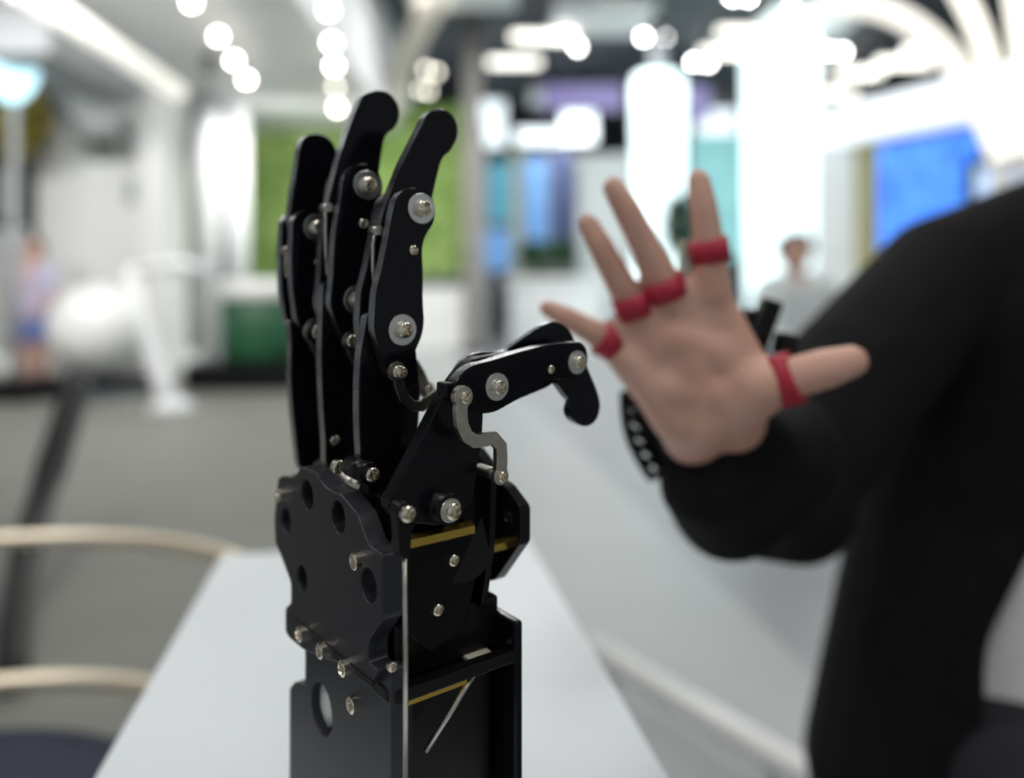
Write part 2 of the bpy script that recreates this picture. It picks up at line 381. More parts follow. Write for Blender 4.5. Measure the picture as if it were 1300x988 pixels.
# screws on the knuckle plates and the small control arms at the finger roots
screw('U', UM-T-.0006, (424, 559), .0022, mp[2]); screw('U', UI, (504.5, 472), .0024, ip[0], lift=.003)
kb = on('U', UI+.004, (470, 602))
tube('root_arm', [kb.translation-u*.018, kb.translation], .0046, BLK, RH, 16)
fast(SCREW, 'screw', kb, .0030, RH, .4, .0008)
fast(SCREW, 'screw', on('U', UI-.022, (427, 592)), .003, RH, .2, .001)
tube('root_axle', [on('U', UI-.01, (466, 622)).translation-u*.05, on('U', UI-.01, (466, 622)).translation], .0042, STEEL, RH, 14)
# bent links that drive index and middle finger
def link(name, U, path, wpx, r0, r1, m, t=.0022):
    k = (O+u*U).y/F
    pts = [toU(p, U) for p in path]
    return plate(name, 'U', U, stroke(pts, wpx*k, r0*k, r1*k), t, m, r=0, bevel=.0003, raw=True)
l1 = link('bent_link', UI+.0032, [(504.5, 472), (508, 490), (514, 506), (524, 516), (537, 516), (552, 505), (566, 494), (578, 486)], 15, 13.5, 10, DSTEEL)
screw('U', UI+.0032, (504.5, 472), .0027, l1)
l2 = link('bent_link', UM+.004, [(516, 455), (527, 463), (534, 475), (543, 496)], 15, 10, 12, DSTEEL)
screw('U', UM+.004, (543, 496), .0026, l2)
l3 = link('bent_link', UM+.0036, [(446, 433), (448, 447), (456, 462), (468, 470)], 14, 12, 9, DSTEEL)
screw('U', UM+.0036, (446, 433), .0028, l3)
l4 = link('bent_link', UR+.0036, [(399, 424), (402, 440), (410, 455), (420, 462)], 14, 12, 9, DSTEEL)
# thumb
UT = .004
tm = plate('thumb_root_plate', 'U', UT-T-.0006, [(566, 497), (576, 488), (600, 492), (614, 520), (612, 560), (606, 592), (600, 640), (560, 668), (505, 662), (493, 645), (494, 637)], .007, ACD, r=.003)
tbk = plate('thumb_plate', 'U', UT-2*T-.0012, [(575, 478), (592, 452), (612, 447), (640, 447), (664, 430), (690, 412), (703, 408), (718, 412), (730, 431), (733, 450), (700, 490), (642, 514), (612, 524), (588, 512)], .004, ACR, r=.004)
td = plate('thumb_tip_plate', 'U', UT-T-.0006, [(728, 446), (742, 456), (751, 478), (759, 497), (763, 514), (760, 529), (754, 538), (744, 542.5), (734, 539), (726, 532), (723, 521), (727, 510), (722, 506), (706, 484), (710, 462)], .005, ACD, r=.004)
plate('thumb_spacer', 'U', UT-T-.0003, [(568, 496), (582, 474), (600, 455), (622, 452), (655, 446), (680, 446), (690, 465), (650, 500), (612, 520), (586, 512)], T, ACD, r=.004)
tp = plate('thumb_plate', 'U', UT, [(575, 492), (586, 474), (602, 463), (624, 458), (659, 447), (690, 439), (724, 435), (738, 434), (745, 442), (747, 458), (743, 472), (732, 480), (719, 483), (706, 481), (695, 487), (642, 516), (630, 523), (615, 526), (600, 522), (586, 512)], T, ACR, r=.004)
bolt('U', UT, (630, 491), .0058, tp); bolt('U', UT, (732, 460), .0053, tp)
fast(SCREW, 'screw', on('U', UT, (698.5, 469)), .0018, tp, .3)
b_ = on('U', UT-.012, (560, 500)).translation
box('thumb_hinge_block', (-.0022, -.0028, -.008), (.0022, .0030, -.001), ACD, RH, .001, frame(e1, zz, u, on('U', UT, (573, 496)).translation))
sl = link('s_link', UT+.0052, [(589, 504), (586.5, 522), (588, 540), (594, 554), (604, 561), (617, 559), (629, 557), (637.5, 567), (638, 585), (637, 605)], 18.5, 15, 12.5, STEEL, .003)
screw('U', UT+.0052, (590, 504.5), .0023, sl); screw('U', UT+.0052, (637, 605.5), .0022, sl)
pv = on('U', UT+.0025, (637, 605)).translation
tube('link_pivot', [pv-u*.016, pv], .0025, STEEL, RH, 12)
# thumb drive: rod end, rod, standoffs, bracket
UE = UT+.006
re = plate('rod_end', 'U', UE, [(503, 650), (507, 641), (515, 637), (523, 641), (527, 650), (524, 665), (521, 710), (508, 710), (506, 665)], .006, BLK, r=.002)
fast(SCREW, 'screw', on('U', UE, (514.5, 651.5)), .0030, re, .3, .001)
a = on('U', UE-.003, (513.5, 708)).translation
tube('push_rod', [a, on('U', UE-.003, (515, 840)).translation, on('U', UE-.003, (515, 1010)).translation], .0010, STEEL, RH, 10)
c = on('U', UT, (571.5, 648)); tube('spacer', [c.translation-u*.022, c.translation], .0062, BLK, RH, 20)
fast(WASHER, 'washer', c, .0048, RH, 0, 0); fast(SCREW, 'screw', c, .0034, RH, .5, .0013)
for p in ((575, 711), (555, 774)): fast(SCREW, 'screw', on('U', -.0098, p), .0025, RH, .5)
# palm-side plate parallel to the back plate
q = ray_plane(664, 680, O+u*(-.004), u)-O; VB = q.dot(v)
print('VB', VB)
bp_ = plate('palm_side_plate', 'V', VB, [(575, 570), (600, 568), (632, 612), (640, 617), (660, 645), (660, 690), (645, 712), (628, 737), (615, 739), (560, 700)], .006, ACD, holes=[(645, 656, .003)], r=.002)
def standoff(px0, U, V0, V1, r=.0032):
    c_ = ray_plane(px0[0], px0[1], O+u*U, u); h = c_.z-O.z
    p0, p1 = O+u*U+v*V0+zz*h, O+u*U+v*V1+zz*h
    bm = bmesh.new(); add_tube(bm, [p0, p1], r, 6); return wmesh('standoff', bm, BRASS, RH)
standoff((520, 688), -.006, -.008, -.044); standoff((634, 692), -.016, -.030, VB-.004, .0030); standoff((512, 888), -.006, -.008, -.040)
br = plate('thumb_bracket', 'U', -.010, [(560, 600), (606, 590), (616, 600), (613, 660), (608, 720), (590, 800), (545, 830), (512, 800), (512, 690), (540, 640)], .004, ACR, r=.002)
bar = plate('thumb_bracket_flange', 'V', (ray_plane(612, 660, O-u*.01, u)-O).dot(v)-.0, [(611, 598), (624, 598), (621, 700), (611, 770), (596, 775), (606, 700)], .003, BLK, r=.001)
tube('servo_horn', [on('U', -.022, (580, 690)).translation, on('U', -.013, (580, 690)).translation], .016, BLK, RH, 32)
# dark block of servos between the plates
def inner(name, u0, u1, v0, v1, y0, y1, m=BLK, bev=.0015):
    zt = P(CX, y0, .31).z; zb = P(CX, y1, .31).z
    M_ = frame(u, zz, v, Vector((O.x, O.y, 0)))
    return box(name, (u0, zb, v1), (u1, zt, v0), m, RH, bev, M_)
for k, (a0, a1) in enumerate(((-.030, -.016), (-.058, -.036), (-.084, -.062))):
    inner('finger_servo', a0, a1, -.012, VB+.010, 640+8*k, 770)
inner('servo_case', -.088, -.014, -.012, VB+.006, 800, 872)
# lower frame: side rim with rounded corner, back wall, base
UB = -.001
rim_out = [(487, 862), (510, 884), (540, 873), (600, 838), (652, 802), (664, 786), (664, 776), (664, 800), (660, 810)]
pz = lambda y, U_: (HY-y)/F
zr = ray_plane(510, 880, O, u).z-O.z
Vc = (ray_plane(664, 800, O+u*UB, u)-O).dot(v)
# horizontal deck: rounded outline, hollow rim
def hmesh(name, loop, z, t, m, holes=()):
    me = curve_mesh([fillet(loop, .006)]+[fillet(h, .005) for h in holes], t, .0005)
    M_ = frame(u, e1, -(u.cross(e1)) if False else u.cross(e1), O+zz*z)
    return mobj(name, me, m, RH, shift(me, M_))
# frame axes here: local x = u, local y = e1 (away from the back plate), local z = u x e1
dk = hmesh('deck_rim', [(-.095, .004), (UB, .004), (UB, -Vc), (-.095, -Vc)], zr, .005, BLK, [[(-.089, .012), (UB-.006, .012), (UB-.006, -Vc-.006), (-.089, -Vc-.006)]])
def sidebox(name, u0, u1, d0, d1, z0, z1, m, bev=.001):
    return box(name, (u0, d0, z0), (u1, d1, z1), m, RH, bev, Matrix(((u.x, e1.x, 0, O.x), (u.y, e1.y, 0, O.y), (0, 0, 1, O.z), (0, 0, 0, 1))))
ZB = .77-O.z
sidebox('back_wall', -.095, UB, -Vc-.005, -Vc, ZB+.006, zr+.012, ACR, .0015)
sidebox('housing', -.090, UB-.012, .018, -Vc-.008, ZB+.006, zr-.012, BLK, .002)
sidebox('deck', -.089, UB-.006, .012, -Vc-.006, zr-.006, zr-.004, ACR, .0005)
sidebox('servo_label', UB-.024, UB-.008, -Vc-.022, -Vc-.010, zr-.0038, zr-.002, CREAM, .0005)
sidebox('base_plate', -.115, .02, -.02, -Vc+.02, ZB, ZB+.006, ANO, .001)
p0, p1 = on('U', UB-.003, (613, 838)).translation, on('U', UB-.003, (540, 955)).translation
tube('push_rod', [p0, p1], .0012, STEEL, RH, 10)
ho = on('V', -.0110, (414, 893)); lathe('servo_gear', [(0, .0), (.0105, .0), (.0105, .003), (.004, .0032), (.0, .0034)], WHITE, RH, ho @ Matrix.Translation((0, 0, -.001)))
fast(SCREW, 'screw', on('U', UB, (497, 846)), .002, RH)

# ---------------------------------------------------------------- the person holding up a hand, seated behind the plinth
H = lambda x, y, D=.5: P(x, y, D)
sh_R, el_R, wr_R = P(1195, 352, .88), P(985, 615, .73), P(902, 562, .525)
neckb = Vector((.72, .93, 1.185)); pel = Vector((.615, .93, .56)); sh_L = Vector((.93, .96, 1.09))
person = thing('person', (.615, .93, 0), 'seated person in black jacket raising a palm with red finger bands', 'person')
fing = {  # centre line px, depth, radius px
 'index': [(905, 372, .497, 23.5), (901, 318, .492, 20.5), (893, 262, .490, 18.5), (886.5, 228, .492, 15.5)],
 'middle': [(846, 366, .500, 21.5), (822, 318, .495, 20), (796, 268, .490, 18.5), (779, 238, .491, 15.5)],
 'ring': [(803, 390, .505, 19.5), (783, 352, .500, 19), (761, 310, .497, 17), (747, 284, .500, 14)],
 'pinky': [(782, 440, .512, 20.5), (752, 421, .508, 17.5), (716, 402, .505, 15), (694, 391, .507, 12)],
 'thumb': [(962, 492, .492, 36), (1003, 481, .485, 27), (1048, 468, .482, 26), (1082, 458.5, .484, 21)]}
caps = []
wl, wrr = H(880, 545, .522), H(928, 536, .520)
for k, L in fing.items():
    pts = [(P(x, y, D), r*D/F) for x, y, D, r in L]
    for (a, ra), (b, rb) in zip(pts, pts[1:]): caps.append((a, b, ra, rb))
def C(p, q, a, b): caps.append((p, q, a, b))
C(H(905, 372, .500), H(922, 520, .512), .0122, .017); C(H(846, 366, .503), H(903, 526, .515), .0125, .018)
C(H(803, 390, .506), H(882, 532, .515), .0118, .018); C(H(782, 440, .512), H(866, 540, .515), .0115, .016)
C(H(875, 372, .502), H(905, 460, .505), .0115, .015); C(H(827, 395, .505), H(860, 460, .508), .0105, .015); C(H(795, 418, .509), H(850, 500, .51), .0105, .014)
C(H(962, 492, .490), H(920, 530, .512), .0185, .019); C(H(930, 430, .500), H(940, 500, .500), .0130, .018); C(H(918, 395, .5), H(955, 470, .498), .0105, .012)
C(H(800, 455, .508), H(860, 530, .512), .0125, .018); C(H(880, 450, .506), H(890, 535, .512), .019, .022); C(H(860, 430, .505), H(920, 450, .502), .017, .017); C(H(850, 490, .509), H(935, 500, .503), .018, .019)
C(wl, P(920, 590, .57), .023, .026); C(wrr, P(945, 585, .57), .023, .027)
C(P(930, 588, .57), el_R, .033, .043); C(el_R, sh_R, .045, .055)
body_caps = caps + [(sh_R, neckb+Vector((-.05, .0, -.05)), .055, .06), (sh_L, neckb+Vector((.05, 0, -.05)), .055, .06), (neckb+Vector((-.08, 0, -.13)), pel+Vector((-.06, .02, .02)), .085, .09), (neckb+Vector((.08, 0, -.13)), pel+Vector((.06, .02, .02)), .085, .09),
    (neckb, neckb+Vector((0, -.015, .10)), .052, .050),
    (sh_L, Vector((.99, .90, .83)), .052, .042), (Vector((.99, .90, .83)), Vector((.88, .70, .68)), .040, .030), (Vector((.88, .70, .68)), Vector((.84, .62, .655)), .028, .026)]
for k, (fx, fy) in enumerate(((-.05, .0), (-.028, -.022), (-.004, -.028), (.018, -.024))):   # fingers of the resting left hand
    q0 = Vector((.84+fx*.4, .62+fy*.5, .65)); q1 = Vector((.83+fx*1.1, .575+fy, .645)); q2 = q1+Vector((fx*.15, -.035, -.018))
    body_caps += [(q0, q1, .013, .0085), (q1, q2, .0085, .0065)]
body_caps += [(Vector((.815, .62, .65)), Vector((.79, .585, .655)), .012, .0095)]
hd = neckb+Vector((.0, -.035, .205))
heads = [(hd, (.074, .092, .108)), (hd+Vector((0, -.03, -.055)), (.055, .058, .055)), (hd+Vector((-.076, .008, -.005)), (.010, .018, .03)), (hd+Vector((.076, .008, -.005)), (.010, .018, .03))]
body_caps += [(hd+Vector((0, -.090, .012)), hd+Vector((0, -.104, -.024)), .008, .013), (hd+Vector((-.02, -.088, -.058)), hd+Vector((.02, -.088, -.058)), .007, .007)]
skin = blob('body', body_caps, .0032, SKIN, person, 5, ell=heads)
hc = blob('hair', [(hd+Vector((-.03, .02, .055)), hd+Vector((.03, .02, .055)), .068, .068), (hd+Vector((0, .045, .0)), hd+Vector((0, .05, -.05)), .065, .05), (hd+Vector((-.045, -.055, .075)), hd+Vector((.045, -.055, .08)), .032, .032)], .005, HAIR, person, 4)
for s in (-1, 1):
    e = hd+Vector((s*.031, -.081, .008))
    ey = lathe('eye', [(0, -.011), (.008, -.008), (.0115, 0), (.008, .008), (0, .011)], EYE, person, Matrix.Translation(e)); ey.parent = person
    lathe('iris', [(0, 0), (.005, 0), (.004, .0012), (0, .0016)], IRIS, ey, Matrix.Translation(e+Vector((0, -.0105, 0))) @ Matrix.Rotation(math.pi/2, 4, 'X'), 16)
    tube('eyebrow', [e+Vector((-.016, -.006, .016)), e+Vector((0, -.010, .021)), e+Vector((.016, -.006, .016))], [.002, .0035, .002], HAIR, person, 8)
tube('lips', [hd+Vector((-.022, -.087, -.058)), hd+Vector((-.008, -.096, -.057)), hd+Vector((.008, -.096, -.057)), hd+Vector((.022, -.087, -.058))], [.002, .005, .005, .002], LIPS, person, 8)
blob('shirt', [(neckb+Vector((-.075, .005, -.15)), pel+Vector((-.07, -.012, -.1)), .103, .132), (neckb+Vector((.07, .005, -.15)), pel+Vector((.06, -.012, -.1)), .103, .132), (neckb+Vector((0, 0, -.03)), neckb+Vector((0, .02, -.1)), .058, .085)], .008, SHIRT, person, 6)
jc = [(P(890, 614, .535), P(925, 636, .60), .030, .046), (P(966, 566, .53), P(985, 575, .60), .027, .05), (P(930, 594, .532), P(950, 604, .60), .033, .050), (P(945, 604, .60), el_R, .053, .066), (el_R, P(1085, 480, .80), .066, .072), (P(1085, 480, .80), sh_R, .072, .07), (P(1010, 640, .73), P(960, 632, .68), .056, .052),
      (sh_R, neckb+Vector((-.05, .0, -.045)), .070, .070), (sh_L, neckb+Vector((.05, 0, -.045)), .07, .07), (sh_R+Vector((.09, .02, -.06)), pel+Vector((-.085, -.0, .25)), .110, .112), (pel+Vector((-.085, -.0, .25)), pel+Vector((-.138, -.02, -.06)), .110, .130), (sh_L+Vector((-.09, 0, -.06)), pel+Vector((.14, 0, -.04)), .122, .14), (neckb+Vector((0, -.015, -.14)), pel+Vector((0, -.025, -.04)), .130, .145),
      (neckb+Vector((-.055, -.01, -.01)), neckb+Vector((-.02, .045, .02)), .028, .028), (neckb+Vector((.055, -.01, -.01)), neckb+Vector((.02, .045, .02)), .028, .028),
      (sh_L, Vector((.99, .90, .83)), .07, .062), (Vector((.99, .90, .83)), Vector((.89, .715, .69)), .06, .042)]
def jcut(c):
    if c.y > .93: return False
    z = c.z
    if z > .98: return abs(c.x-.715) < .012+max(0, (z-1.04))*.5 and c.y < .86
    if z < .80: return c.x > .500-(.775-z)*.12+max(0, z-.70)*.5 and c.x < .62+(.775-z)*.3
    return False
jk = blob('jacket', jc, .007, JACK, person, 5, cut=jcut)
sm = jk.modifiers.new('thick', 'SOLIDIFY'); sm.thickness = .004; sm.offset = -1
blob('trousers', [(pel+Vector((-.08, 0, -.0)), Vector((.52, .55, .50)), .10, .072), (pel+Vector((.08, 0, 0)), Vector((.76, .53, .50)), .10, .072), (Vector((.52, .55, .50)), Vector((.53, .56, .09)), .068, .048), (Vector((.76, .53, .50)), Vector((.75, .55, .09)), .068, .048), (pel+Vector((-.06, .02, .0)), pel+Vector((.06, .02, 0)), .115, .115)], .01, TROU, person, 4)
for x, y in ((.53, .53), (.75, .52)):
    blob('shoe', [(Vector((x, y+.03, .048)), Vector((x, y-.12, .04)), .046, .038), (Vector((x, y+.05, .04)), Vector((x, y+.05, .045)), .038, .038)], .008, BLK, person, 3)
st = thing('stool', (.615, .95, 0), 'dark padded stool under the person in the black jacket', 'stool')
lathe('seat', [(0, .38), (.19, .38), (.2, .40), (.19, .435), (0, .44)], DARK, st, Matrix.Translation((.615, .97, 0)))
tube('column', [(.615, .97, .02), (.615, .97, .385)], .03, DSTEEL, st, 16); lathe('foot', [(0, 0), (.2, 0), (.2, .015), (.03, .03), (0, .03)], DSTEEL, st, Matrix.Translation((.615, .97, 0)))

# control glove worn on the raised hand: red bands, black linkages, lattice cuff
gl = thing('control_glove', P(905, 480, .53), 'black linkage control glove with red finger bands on the raised hand', 'glove')
def band(name, p, q, r, w):
    d = (q-p).normalized(); c_ = (p+q)/2
    bm = bmesh.new()
    for rr in (r, r*.86):
        add_tube(bm, [c_-d*w/2, c_+d*w/2], rr, 28, False)
    vsx = bm.verts[:]; bm.verts.ensure_lookup_table()
    for e_ in (0, 28):
        for k in range(28):
            bm.faces.new((bm.verts[e_+k], bm.verts[e_+(k+1) % 28], bm.verts[56+e_+(k+1) % 28], bm.verts[56+e_+k]))
    o = wmesh(name, bm, RED, gl, True); o['label'] = 'red finger band'; return c_, d
anch = []
for (a, b, r, w_) in (((904, 331, .4945), (899, 304, .4925), .0121, .0145), ((850, 378, .501), (839, 354, .499), .0137, .0135), ((808.5, 398, .505), (800, 376, .503), .0127, .0145),
                      ((782, 438, .5115), (763, 428, .510), .0122, .0135), ((990, 485, .489), (1008, 479.5, .485), .0168, .0125)):
    anch.append(band('finger_band', P(*a), P(*b), r, w_))
hubs = [P(905, 420, .545), P(870, 420, .55), P(840, 430, .55), P(825, 460, .55), P(955, 455, .545)]
bpts = P(880, 470, .548)
bm = bmesh.new(); add_box(bm, (-.032, -.006, -.035), (.030, .008, .035), Matrix.Translation(bpts), .004); wmesh('back_plate', bm, BLK, gl)
for (c_, d), hb in zip(anch, hubs):
    back = c_+Vector((0, .014, 0)); mid = (back+hb)/2+Vector((0, .022, .012))
    tube('linkage_arm', [back, mid], .0042, BLK, gl, 10); tube('linkage_arm', [mid, hb, bpts], .0042, BLK, gl, 10)
    tube('linkage_joint', [mid-Vector((.007, 0, 0)), mid+Vector((.007, 0, 0))], .0065, BLK, gl, 14)
box('band_clip', (-.004, -.006, -.012), (.003, .010, .013), STEEL, gl, .001, Matrix.Translation(P(872, 330, .505)))
box('band_clip', (-.004, -.006, -.006), (.006, .010, .005), BLK, gl, .001, Matrix.Translation(P(786, 411, .515)))
for (px, a_, hgt, wid) in (((970, 408, .54), -.35, .032, .014), ((996, 437, .53), -.2, .016, .013), ((945, 418, .55), -.5, .03, .012)):
    box('position_sensor', (-wid/2, -.008, -hgt/2), (wid/2, .008, hgt/2), BLK, gl, .003, Matrix.Translation(P(*px)) @ Matrix.Rotation(a_*-1, 4, 'Y'))
# lattice cuff to the left of the wrist
def lat(s, t):  # s along the cuff, t across
    q0 = P(793, 500, .535).lerp(P(826, 606, .565), s); q1 = P(838, 556, .545).lerp(P(862, 606, .575), s)
    return q0.lerp(q1, t)+Vector((0, .012*math.sin(math.pi*t), 0))+Vector((-.006*math.sin(math.pi*s), 0, 0))*(1-t)
for t in (0, .5, 1): tube('cuff_strand', [lat(i/8, t) for i in range(9)], .0036 if t == 0 else .0028, BLK, gl, 8)
for i in range(6): tube('cuff_rib', [lat(i/5, 0), lat(i/5, .5), lat(min(1, i/5+.1), 1)], .0032, BLK, gl, 8)

# ---------------------------------------------------------------- lounge seat with gold rails, hose, white rail
ls = thing('lounge_seat', (-.84, .93, 0), 'round navy lounge seat with two pale gold curved rails', 'seat')
cc = Vector((-.84, .93, 0))
lathe('cushion', [(0, .06), (.40, .06), (.45, .10), (.47, .24), (.44, .285), (0, .29)], NAVY, ls, Matrix.Translation(cc), 48)
arc = lambda z, a0, a1, r: [cc+Vector((r*math.sin(math.radians(a)), r*math.cos(math.radians(a)), z)) for a in [a0+(a1-a0)*k/32 for k in range(33)]]
tube('rim_rail', arc(.318, -80, 50, .54), .016, GOLD, ls); tube('back_rail', arc(.576, -75, 40, .57), .0145, GOLD, ls)
for a_ in (-72, 38):
    p = arc(0, a_, a_, .57)[0]; tube('post', [p, p+zz*.576], .012, GOLD, ls)
tube('plinth', [cc, cc+zz*.06], .36, DARK, ls, 40)
hs = tube('black_hose', bez(P(18, 872, 2.02), P(5, 740, 2.6), P(55, 640, 3.0), P(100, 478, 3.4), 20), [.042]*8+[.05]*6+[.06]*7, BLK); tag(hs, 'thick black bent hose rising behind the gold rails', 'hose')
p0, p1 = ray_plane(752, 822, Vector((0, 0, .10)), zz), ray_plane(890, 905, Vector((0, 0, .10)), zz)
d = (p1-p0)
wb = thing('floor_rail', ((p0+p1)/2).to_tuple()[:2]+(.012,), 'low white gloss rail lying along the pale walkway', 'rail')
tube('rail_bar', [p0, p0+d*3], .032, WHITE, wb, 14)
for t in (.2, 1.5, 2.8): tube('rail_foot', [(p0+d*t)*1-zz*.088, p0+d*t], .016, WHITE, wb, 10)

# ---------------------------------------------------------------- background, left
def fbox(name, x0, y0, x1, y1, D, dep, m, parent=None, bevel=0): 
    a, b = P(x0, y1, D), P(x1, y0, D); return box(name, (a.x, D, a.z), (b.x, D+dep, b.z), m, parent, bevel)
def floorD(y): return CAMZ*F/(y-HY)
# white exhibition machine with domed head
D = 8.45; rt = thing('exhibit_machine', (P(120, 0, D).x, D, 0), 'tall white exhibition machine with a rounded domed head', 'machine')
a, b = P(42, 0, D).x, P(212, 0, D).x; zt = P(0, 92, D).z
fbox('upright', 45, 120, 85, 500, D, .5, WHITE, rt, .03); fbox('upright', 172, 120, 214, 500, D, .5, WHITE, rt, .03)
box('base', (a-.05, D-.1, 0), (b+.05, D+.8, .25), WHITE, rt, .03)
fbox('lower_body', 48, 205, 206, 400, D+.05, .45, WHITE, rt, .04)
fbox('control_panel', 160, 225, 195, 260, D+.02, .05, GREYM, rt, .005)
fbox('head_box', 62, 88, 200, 150, D-.05, .6, WHITE, rt, .06)
lathe('dome', [(0, -.34), (.18, -.30), (.32, -.16), (.36, 0), (.36, .08), (0, .08)], WHITEM, rt, Matrix.Translation((P(113, 0, D).x, D+.2, P(0, 135, D).z)))
fbox('opening_screen', 88, 165, 148, 190, D+.5, .03, MOSS, rt)
# white round shell chair and leaning white stand
D = 7.35
ch = thing('shell_chair', (P(128, 0, D).x, D, 0), 'white round shell chair on a dark pedestal', 'chair')
c_ = P(128, 418, D)
lathe('shell', [(0, -.42), (.18, -.40), (.34, -.28), (.42, -.06), (.41, .14), (.33, .33), (.18, .42), (0, .44)], WHITE, ch, Matrix.Translation(c_) @ Matrix.Rotation(math.radians(75), 4, 'X'))
tube('pedestal', [(c_.x, c_.y, .03), (c_.x, c_.y, c_.z-.30)], .05, DARK, ch); lathe('foot', [(0, 0), (.45, 0), (.45, .02), (.08, .05), (0, .05)], DARK, ch, Matrix.Translation((c_.x, c_.y, 0)))
ws = thing('leaning_stand', (P(215, 0, 6.4).x, 6.4, 0), 'white slanted stand leg beside the round shell chair', 'stand')
tube('leg', [P(165, 340, 6.5), P(185, 420, 6.5), P(207, 490, 6.4), Vector((P(216, 0, 6.4).x, 6.4, .06))], [.06, .065, .075, .09], WHITEM, ws, 16)
lathe('foot', [(0, 0), (.17, 0), (.17, .05), (.08, .12), (0, .12)], WHITEM, ws, Matrix.Translation((P(218, 0, 6.4).x, 6.4, 0)))
tube('arm', [P(165, 345, 6.5), P(230, 335, 6.5), P(262, 345, 6.5)], .05, WHITEM, ws)
# dark low plinths; the box behind the shell chair stands in for shadow
for i, (x0, x1, y0, y1, D, lb) in enumerate(((-60, 38, 484, 505, 6.85, 'low black plinth beside the standing visitor'), (232, 372, 462, 498, 7.6, 'low black plinth under the green drum'), (85, 175, 478, 500, 7.8, 'low black box added as shade behind the round shell chair'))):
    a, b = P(x0, 0, D).x, P(x1, 0, D).x; zt = max(.08, P(0, y0, D).z)
    tag(box('plinth_and_shade_box', (a, D, 0), (b, D+(.7 if i == 1 else .48), zt), BLK, None, .02), lb, 'plinth')
# green drum on plinth
D = 7.75; cx = P(322, 0, D).x; zb = P(0, 462, D).z+.01; ztop = P(0, 380, D).z
gd = thing('green_drum', (cx, D+.35, max(.09, P(0, 462, 7.6).z)), 'dark green drum with a white lid on a low black plinth', 'drum')
z0 = max(.08, P(0, 462, 7.6).z)
lathe('drum_body', [(0, z0), (.40, z0), (.43, z0+.06), (.43, ztop-.03), (.40, ztop), (0, ztop)], GREENP, gd, Matrix.Translation((cx, D+.35, 0)), 40)
lathe('drum_lid', [(0, ztop), (.44, ztop), (.44, ztop+.15), (.38, ztop+.19), (0, ztop+.2)], WHITE, gd, Matrix.Translation((cx, D+.35, 0)), 40)
# white pillars
for i, (x0, x1, D, lb) in enumerate(((232, 272, 9.6, 'broad'), (278, 310, 10.2, 'narrow'))):
    p = thing('white_pillar', (P((x0+x1)/2, 0, D).x, D, 0), f'{lb} white pillar standing before the green wall', 'pillar')
    a, b = P(x0, 0, D).x, P(x1, 0, D).x; r = (b-a)/2
    lathe('shaft', [(0, .1), (r, .1), (r, 3.35), (0, 3.35)], WHITEM, p, Matrix.Translation(((a+b)/2, D+r, 0)), 32); lathe('foot', [(0, 0), (r+.05, 0), (r+.05, .1), (0, .1)], GREYM, p, Matrix.Translation(((a+b)/2, D+r, 0)))
sp = thing('hanging_speaker', P(262, 70, 8.0), 'small black speaker hanging under the white bulkhead', 'speaker')
fbox('speaker_case', 257, 48, 268, 92, 8.0, .12, BLK, sp, .01); tube('speaker_stem', [P(262, 48, 8.06), Vector((P(262, 0, 8.06).x, 8.06, 3.4))], .012, BLK, sp)
# grey shelf and white band on the partition
sh = thing('wall_shelf', P(350, 165, 12.3), 'long dark grey shelf with white fascia on the green wall', 'shelf'); fbox('shelf_board', 300, 150, 420, 163, 12.2, .4, GREYM, sh); fbox('fascia', 300, 168, 420, 210, 12.3, .3, WHITE, sh)
# living green wall with leaves
gw = thing('green_wall', (P(400, 0, 11.8).x, 11.8, 0), 'living green wall of leaves over a white base', 'green wall')
D = 11.8; a, b = P(196, 0, D).x, P(588, 0, D).x; z0 = P(0, 352, D).z; z1 = P(0, 128, D).z
box('moss_board', (a, D+.5, z0), (b, D+.6, z1), MOSS, gw); box('wall_base', (a, D+.3, 0), (b+.1, D+.7, z0-.12), WHITE, gw); box('skirting', (a, D+.25, z0-.12), (b+.1, D+.7, z0), DARK, gw)
box('end_post', (b, D+.2, 0), (b+.32, D+.7, 3.5), GREYM, gw)
bm = bmesh.new()
for k in range(5200):
    c_ = Vector((random.uniform(a, b), D+.5-random.uniform(.0, .16), random.uniform(z0, z1))); s = random.uniform(.05, .10)
    e = Matrix.Rotation(random.uniform(-1, 1), 3, 'X') @ Matrix.Rotation(random.uniform(0, 6.3), 3, 'Y')
    bm.faces.new([bm.verts.new(c_+e @ Vector(q)*s) for q in ((-1, 0, 0), (0, .1, -.5), (1.2, -.1, 0), (0, .1, .5))])
lf = wmesh('leaves', bm, LEAF, gw); lf['kind'] = 'stuff'
